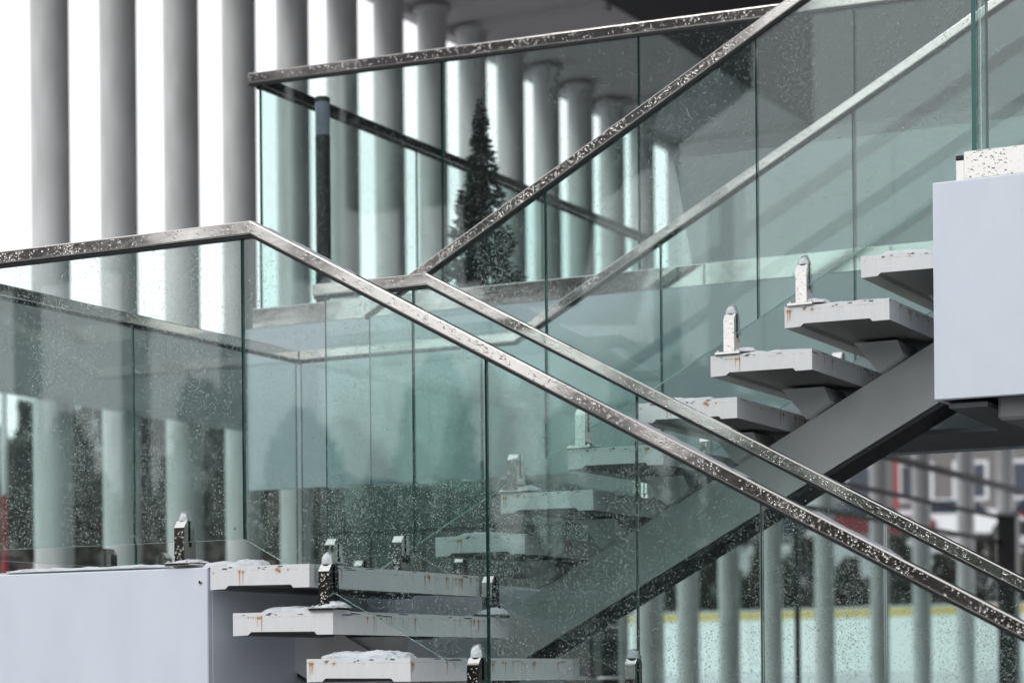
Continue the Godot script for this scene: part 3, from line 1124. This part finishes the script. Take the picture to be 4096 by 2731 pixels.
func snows() -> void:
	snow("rounded snow cap on the clamp post standing on the white landing", Vector3(-4.68, 0.553, -6.468), Vector3(0.045, 0.040, 0.05), 1, 0.18, 2.0)
	snow("flat snow patch around the foot of the landing clamp post", Vector3(-4.66, 0.405, -6.468), Vector3(0.115, 0.0158, 0.11), 2, 0.3)
	snow("long crusty snow ridge along the landing edge above the first tread", Vector3(-4.49, 0.386, -6.50), Vector3(0.235, 0.0224, 0.14), 3, 0.3, 4.0)
	snow("thin snow strip along the top edge of the white landing panel", Vector3(-5.1, 0.394, -6.50), Vector3(0.75, 0.012, 0.12), 4, 0.3, 4.0)
	snow("rounded snow cap on the clamp post of the second rusty tread", Vector3(-4.087, 0.384, -6.466), Vector3(0.05, 0.046, 0.055), 5, 0.18, 2.0)
	snow("thick snow cushion around the clamp post foot on the second rusty tread", Vector3(-4.068, 0.236, -6.464), Vector3(0.115, 0.0238, 0.095), 6, 0.3)
	snow("low snow crust along the near end of the second rusty tread", Vector3(-4.235, 0.2245, -6.52), Vector3(0.26, 0.0178, 0.17), 7, 0.3, 4.0)
	snow("long snow crust on the lowest visible rusty tread", Vector3(-3.965, 0.0635, -6.51), Vector3(0.32, 0.0238, 0.16), 8, 0.3, 4.0)
	snow("rounded snow cap on the clamp post at the bottom edge of the picture", Vector3(-3.515, 0.062, -6.466), Vector3(0.05, 0.048, 0.055), 9, 0.18, 2.0)
	snow("rounded snow cap on the middle balustrade's clamp post at the bottom edge", Vector3(-3.49, 0.063, -7.645), Vector3(0.06, 0.04, 0.06), 10, 0.18, 2.0)
	snow("snow heap at the far clamp post foot on the second tread, behind the glass", Vector3(-4.07, 0.236, -7.62), Vector3(0.12, 0.0264, 0.1), 11, 0.3)
	snow("small snow heap on the landing beside the middle balustrade's clamp posts", Vector3(-4.62, 0.394, -7.62), Vector3(0.2, 0.0198, 0.14), 12, 0.3)
	snow("fluffy snow cap on the clamp post of the highest clear tread", Vector3(-2.928, 1.527, -7.972), Vector3(0.05, 0.042, 0.055), 13, 0.18, 2.0)
	snow("snow mound around the clamp post foot of the highest clear tread", Vector3(-2.90, 1.379, -7.985), Vector3(0.13, 0.0238, 0.1), 14, 0.3)
	snow("thin snow layer on the highest tread that carries a clamp post", Vector3(-2.80, 1.3675, -8.04), Vector3(0.36, 0.0119, 0.2), 15, 0.3, 4.0)
	snow("fluffy snow cap on the clamp post of the next tread down", Vector3(-3.219, 1.366, -7.972), Vector3(0.05, 0.044, 0.055), 16, 0.18, 2.0)
	snow("snow mound around the clamp post foot of the next tread down", Vector3(-3.185, 1.218, -7.985), Vector3(0.13, 0.0224, 0.1), 17, 0.3)
	snow("thin snow layer on the tread right of the lower clear clamp post", Vector3(-3.08, 1.2064, -8.04), Vector3(0.34, 0.0119, 0.2), 18, 0.3, 4.0)
	snow("low snow layer on the tread just above the crossing handrail", Vector3(-3.43, 1.0453, -8.02), Vector3(0.27, 0.0172, 0.18), 19, 0.3, 4.0)
	snow("thin snow layer on the top tread beside the white box", Vector3(-2.52, 1.5286, -8.04), Vector3(0.30, 0.0172, 0.2), 20, 0.3, 4.0)
	snow("snow mound around a clamp post foot seen through two panes", Vector3(-4.11, 0.735, -7.985), Vector3(0.12, 0.0238, 0.1), 21, 0.3)
	snow("snow heap on the lowest tread of the upper flight, behind the glass", Vector3(-4.3, 0.562, -8.02), Vector3(0.26, 0.0198, 0.18), 22, 0.3, 3.0)
	# snow and ice lying on the near handrail
	snow("dirty ice strip on the nearest handrail just below its bend", Vector3(-4.15, 1.45, -6.462), Vector3(0.5, 0.006, 0.036), 23, 0.5, 4.0, "dirty_snow")
	get_child(get_child_count() - 1).rotation.z = -atan(RAILSLOPE)
	snow("dirty snow strip on the nearest handrail before the dark stringer", Vector3(-2.75, 0.699, -6.462), Vector3(0.5, 0.007, 0.036), 24, 0.5, 4.0, "dirty_snow")
	get_child(get_child_count() - 1).rotation.z = -atan(RAILSLOPE)
	snow("thin snow strip low on the nearest handrail at the right", Vector3(-2.22, 0.416, -6.462), Vector3(0.34, 0.006, 0.036), 25, 0.5, 4.0, "dirty_snow")
	get_child(get_child_count() - 1).rotation.z = -atan(RAILSLOPE)

func platform_things() -> void:
	# bollard lamp on the upper platform
	var t := thing("bollard_lamp", "dark slim bollard lamp with a grey diffuser behind the upper glass", "lamp", Vector3(-6.13, 1.745, -9.68))
	part("post", lathe_mesh([[0.0, 0.0], [0.06, 0.0], [0.06, 0.012], [0.038, 0.014], [0.038, 1.0], [0.0, 1.0]], M.dark_steel, 24), t)
	part("diffuser", lathe_mesh([[0.0, 1.0], [0.037, 1.0], [0.037, 1.17], [0.0, 1.17]], M.diffuser, 24), t)
	part("cap", lathe_mesh([[0.0, 1.17], [0.039, 1.17], [0.039, 1.19], [0.034, 1.196], [0.0, 1.197]], M.dark_steel, 24), t)
	# small conifer in a tub
	t = thing("potted_conifer", "small dark conifer growing in a tub behind the upper glass", "plant", Vector3(-5.93, 1.745, -11.0))
	part("tub", lathe_mesh([[0.0, 0.0], [0.17, 0.0], [0.21, 0.3], [0.225, 0.3], [0.225, 0.33], [0.195, 0.33], [0.19, 0.28], [0.0, 0.28]], M.dark_steel, 20), t)
	part("trunk", lathe_mesh([[0.0, 0.2], [0.025, 0.2], [0.012, 0.9], [0.004, 1.4]], M.bark, 8), t)
	part("crown", conifer_crown(1.12, 0.26, 7600, 0.034, 42, Color(0.022, 0.030, 0.025), Color(0.060, 0.078, 0.064), 0.0), t, Vector3(0, 0.33, 0))
	# dark retaining wall under the platform
	t = thing("retaining_wall", "dark stone retaining wall under the platform, behind the treads", "wall", Vector3(-8.8, GROUND, -16))
	for row in 8:
		for i in 6:
			var w := 0.5
			var off := 0.25 * (row % 2)
			var xa := clampf(-1.3 + i * w - off, -1.3, 1.3)
			var xb := clampf(-1.3 + (i + 1) * w - off, -1.3, 1.3)
			if xb - xa > 0.05:
				part("stone", box_mesh(Vector3(xb - xa - 0.012, 0.388, 0.3 + 0.03 * rng.randf()), M.dark_stone, 0.012), t, Vector3((xa + xb) * 0.5, 0.2 + row * 0.4, 0))
	top("screen_wall", prism_mesh(pl([-4.78, 1.745, -2.6, 1.745, -2.6, 2.852, -4.98, 2.855]), -11.62, -11.5, M.plate, 0), "grey screen wall with a slanted end on the upper platform, seen through two panes", "wall")
	# red pole far left
	t = thing("red_pole", "slim red and white pole at the left edge behind the landing", "pole", Vector3(-15.93, GROUND, -18.75))
	for i in 4:
		part("band", lathe_mesh([[0.0, 0.0], [0.035, 0.0], [0.035, 1.2], [0.0, 1.2]], M.red_paint if i % 2 == 0 else M.car_white, 16), t, Vector3(0, 1.2 * i, 0))
	# dark railing behind the stair at the right
	t = thing("railing", "dark steel railing with three rails behind the stair at the right", "railing", Vector3(-8.0, GROUND, -26))
	var o := -t.position
	for y in [2.43, 2.02, 1.70]:
		var st := start()
		rod(st, Vector3(-8, y, -21.5), Vector3(-8, y, -34), 0.042 if y > 2.4 else 0.028)
		part("rail", done(st, M.dark_steel), t, o)
	for z in [-21.5, -34.0]:
		var st := start()
		box(st, Vector3(-8, (2.43 + GROUND) * 0.5, z), Vector3(0.05, 2.43 - GROUND, 0.05), 0.004)
		part("post", done(st, M.dark_steel), t, o)
	t = thing("dark_post", "black square post with a snow-covered top at the right", "post", Vector3(-7.9, GROUND, -29.1))
	part("body", box_mesh(Vector3(0.24, 3.65, 0.24), M.dark_steel, 0.01), t, Vector3(0, 1.825, 0))
	part("snow_cap", box_mesh(Vector3(0.25, 0.06, 0.25), M.snow, 0.02), t, Vector3(0, 3.68, 0))
	t = thing("dark_post", "tall black post cut by the right edge of the picture", "post", Vector3(-7.05, GROUND, -28.6))
	part("body", box_mesh(Vector3(0.22, 4.7, 0.22), M.dark_steel, 0.01), t, Vector3(0, 2.35, 0))

func car(label: String, at: Vector3, turn: float, paint: Material) -> void:
	var t := thing("parked_car", label, "car", at, turn, "cars parked beyond the rink")
	var st := start()
	prism(st, pl([-2.1, 0.3, 2.1, 0.3, 2.15, 0.7, 1.9, 0.88, 1.0, 0.95, -1.7, 1.0, -2.1, 0.85]), -0.85, 0.85, 0)
	part("body", done(st, paint), t)
	st = start()
	prism(st, pl([-1.6, 0.99, 0.95, 0.96, 0.35, 1.45, -1.2, 1.46]), -0.74, 0.74, 0)
	part("cabin", done(st, M.window_glass), t)
	st = start()
	prism(st, pl([-1.22, 1.462, 0.36, 1.452, 0.2, 1.52, -1.0, 1.52]), -0.72, 0.72, 0)
	part("roof", done(st, paint), t)
	for x in [-1.3, 1.3]:
		for z in [-0.8, 0.8]:
			var w := part("wheel", lathe_mesh([[0.0, -0.1], [0.28, -0.1], [0.32, -0.06], [0.32, 0.06], [0.28, 0.1], [0.0, 0.1]], M.tyre, 18), t, Vector3(x, 0.32, z))
			w.rotation.x = PI / 2
			part("rim", lathe_mesh([[0.0, -0.11], [0.19, -0.11], [0.19, 0.11], [0.0, 0.11]], M.steel, 14), w)

func far_things() -> void:
	# rink boards
	var a := Vector3(-30.0, 0.0, -57.4)
	var b := Vector3(-12.0, 0.0, -53.4)
	var t := thing("rink_boards", "white rink boards with a yellow top band behind the lower columns", "rink boards", a, 0.0)
	var dir := (b - a)
	t.rotation.y = -atan2(dir.z, dir.x)
	var n := 9
	var l := dir.length() / n
	for i in n:
		part("board", box_mesh(Vector3(l - 0.02, 1.42, 0.1), M.board_white, 0.01), t, Vector3(l * (i + 0.5), 0.71, 0))
		part("cap_rail", box_mesh(Vector3(l - 0.02, 0.2, 0.12), M.yellow_paint, 0.01), t, Vector3(l * (i + 0.5), 1.525, 0))
	part("snow_top", box_mesh(Vector3(dir.length(), 0.05, 0.14), M.snow, 0.02), t, Vector3(dir.length() * 0.5, 1.652, 0))
	# hedge row behind the boards
	var crown_a := conifer_crown(1.0, 1.0, 5000, 0.10, 3, Color(0.030, 0.032, 0.025), Color(0.085, 0.085, 0.068), 0.02, 0.55)
	var crown_b := conifer_crown(1.0, 0.9, 4500, 0.11, 4, Color(0.042, 0.040, 0.032), Color(0.11, 0.10, 0.082), 0.05, 0.6)
	var crown_c := conifer_crown(1.0, 1.1, 3600, 0.12, 6, Color(0.07, 0.063, 0.055), Color(0.20, 0.18, 0.16), 0.06, 0.45)
	var trunk := lathe_mesh([[0.0, 0.0], [0.06, 0.0], [0.02, 0.8], [0.0, 0.95]], M.bark, 7)
	var crowns := [crown_a, crown_b, crown_c]
	var r := RandomNumberGenerator.new()
	r.seed = 99
	for i in 15:
		var f := i / 14.0
		tree("shrub_tree", "low dark evergreen in the row behind the rink boards", "evergreen row behind the rink boards", Vector3(lerpf(-33, -14, f), GROUND, lerpf(-66, -70, f)), 5.2 + r.randf() * 0.8, 2.2 + r.randf() * 0.6, crowns[i % 2], trunk, r.randf() * 6.0)
	# wood on the hill, seen between the columns at the left and under the platform
	for i in 90:
		var f := i / 89.0
		var row := i % 3
		var x := lerpf(-66, -34, f) + r.randf_range(-0.6, 0.6)
		var z := -58.0 - row * 5.0 - 8.0 * f + r.randf_range(-1, 1)
		var kind: int = [2, 0, 1][(i * 7 + row) % 3]
		tree("hill_tree", ["dark green conifer in the wood behind the colonnade", "olive conifer in the wood behind the colonnade", "thin brown tree in the wood behind the colonnade"][kind], "%s trees of the wood behind the colonnade" % ["dark", "olive", "bare"][kind], Vector3(x, GROUND, z), 10.4 + row * 0.9 + r.randf_range(-1.2, 1.4), 2.3 + r.randf() * 0.8, crowns[kind], trunk, r.randf() * 6.0)
	# wood behind the viewer, which the glass and the steel reflect
	for i in 64:
		var f := i / 63.0
		var x := lerpf(-75, 30, f) + r.randf_range(-1, 1)
		var z := lerpf(38, 50, absf(f - 0.5)) + r.randf_range(-2, 2)
		var kind: int = [0, 1, 0, 2][i % 4]
		tree("reflected_tree", ["dark conifer across the yard, seen only as a reflection in the glass", "olive conifer across the yard, seen only as a reflection in the glass", "thin brown tree across the yard, seen only as a reflection in the glass"][kind], "%s trees across the yard" % ["dark", "olive", "bare"][kind], Vector3(x, GROUND, z), 8.2 + r.randf_range(-1.6, 1.8), 2.1 + r.randf() * 0.7, crowns[kind], trunk, r.randf() * 6.0)
	# covered walkways across the yard behind the viewer, mirrored in rails and glass
	var outlines := [[-60, 14, -60, 7.0, -24.65, 7.0, -24.65, 14], [-24.05, 14, -24.05, 7.0, -23.4, 7.0, -23.4, 14], [-22.85, 14, -22.85, 9.0, -20.3, 9.0, -20.2, 6.5, -19.6, 6.9, -18.4, 6.9, -18.2, 6.4, -16.8, 6.3, -16.4, 8.0, -13.6, 9.6, -13.6, 14]]
	var said := ["long dark raised building across the yard, mirrored in the left end of the handrails", "narrow dark tower across the yard, mirrored in the upper handrail", "dark raised building with a sloping underside across the yard, mirrored in the handrails"]
	for i in 3:
		var c := thing("raised_building", said[i], "building", Vector3(-24, GROUND, 18))
		part("body", prism_mesh(pl(outlines[i]), 18.0, 18.7, M.ceiling_dark, 0), c, Vector3(24, -GROUND, -18))
		for x in [[-50.0, -26.0], [-23.65], [-21.6, -15.0]][i]:
			part("support", box_mesh(Vector3(0.35, 9.0 - GROUND, 0.35), M.dark_steel), c, Vector3(x + 24, (9.0 - GROUND) * 0.5, 0.35))
	# long facade beyond, at the right
	var pa := Vector3(-34, 0, -92.5)
	var pb := Vector3(-20, 0, -96.5)
	t = thing("far_building", "long pale building with dark windows far behind the railing", "building", Vector3(pa.x, GROUND, pa.z))
	dir = pb - pa
	t.rotation.y = -atan2(dir.z, dir.x)
	part("wall", box_mesh(Vector3(26, 15, 6), M.far_facade), t, Vector3(9, 7.5, -3))
	part("awning", box_mesh(Vector3(26, 0.35, 1.4), M.snow, 0.05), t, Vector3(9, 8.3, 0.7))
	part("awning", box_mesh(Vector3(26, 0.5, 2.2), M.board_white, 0.05), t, Vector3(9, 6.4, 1.1))
	for i in 9:
		for y in [9.8, 12.6]:
			var w := part("window", box_mesh(Vector3(1.5, 1.7, 0.1), M.car_white, 0.01), t, Vector3(-2.2 + i * 2.3, y, 0.02))
			part("glass_pane", box_mesh(Vector3(1.2, 1.4, 0.06), M.window_glass), w, Vector3(0, 0, 0.05))
	part("red_sign", box_mesh(Vector3(0.2, 3.4, 0.2), M.red_paint, 0.02), t, Vector3(3.9, 10.3, 0.6))
	# parked cars on a raised deck
	st_deck()
	car("dark red car parked beyond the rink, left of the others", Vector3(-25.6, 4.55, -76.6), 0.3, M.car_red)
	car("white car parked between the dark red and the black car", Vector3(-22.7, 4.55, -77.6), 0.3, M.car_white)
	car("black car parked beyond the rink, nearest the tall black post", Vector3(-28.9, 4.55, -75.4), 0.3, M.car_dark)
	car("second dark red car parked rightmost beyond the rink", Vector3(-19.6, 4.55, -78.6), 0.3, M.car_red)

func st_deck() -> void:
	var st := start()
	box(st, Vector3(-24, 1.46, -78), Vector3(30, 6.16, 7))
	structure("snowy_parking_deck", done(st, M.snow_ground))
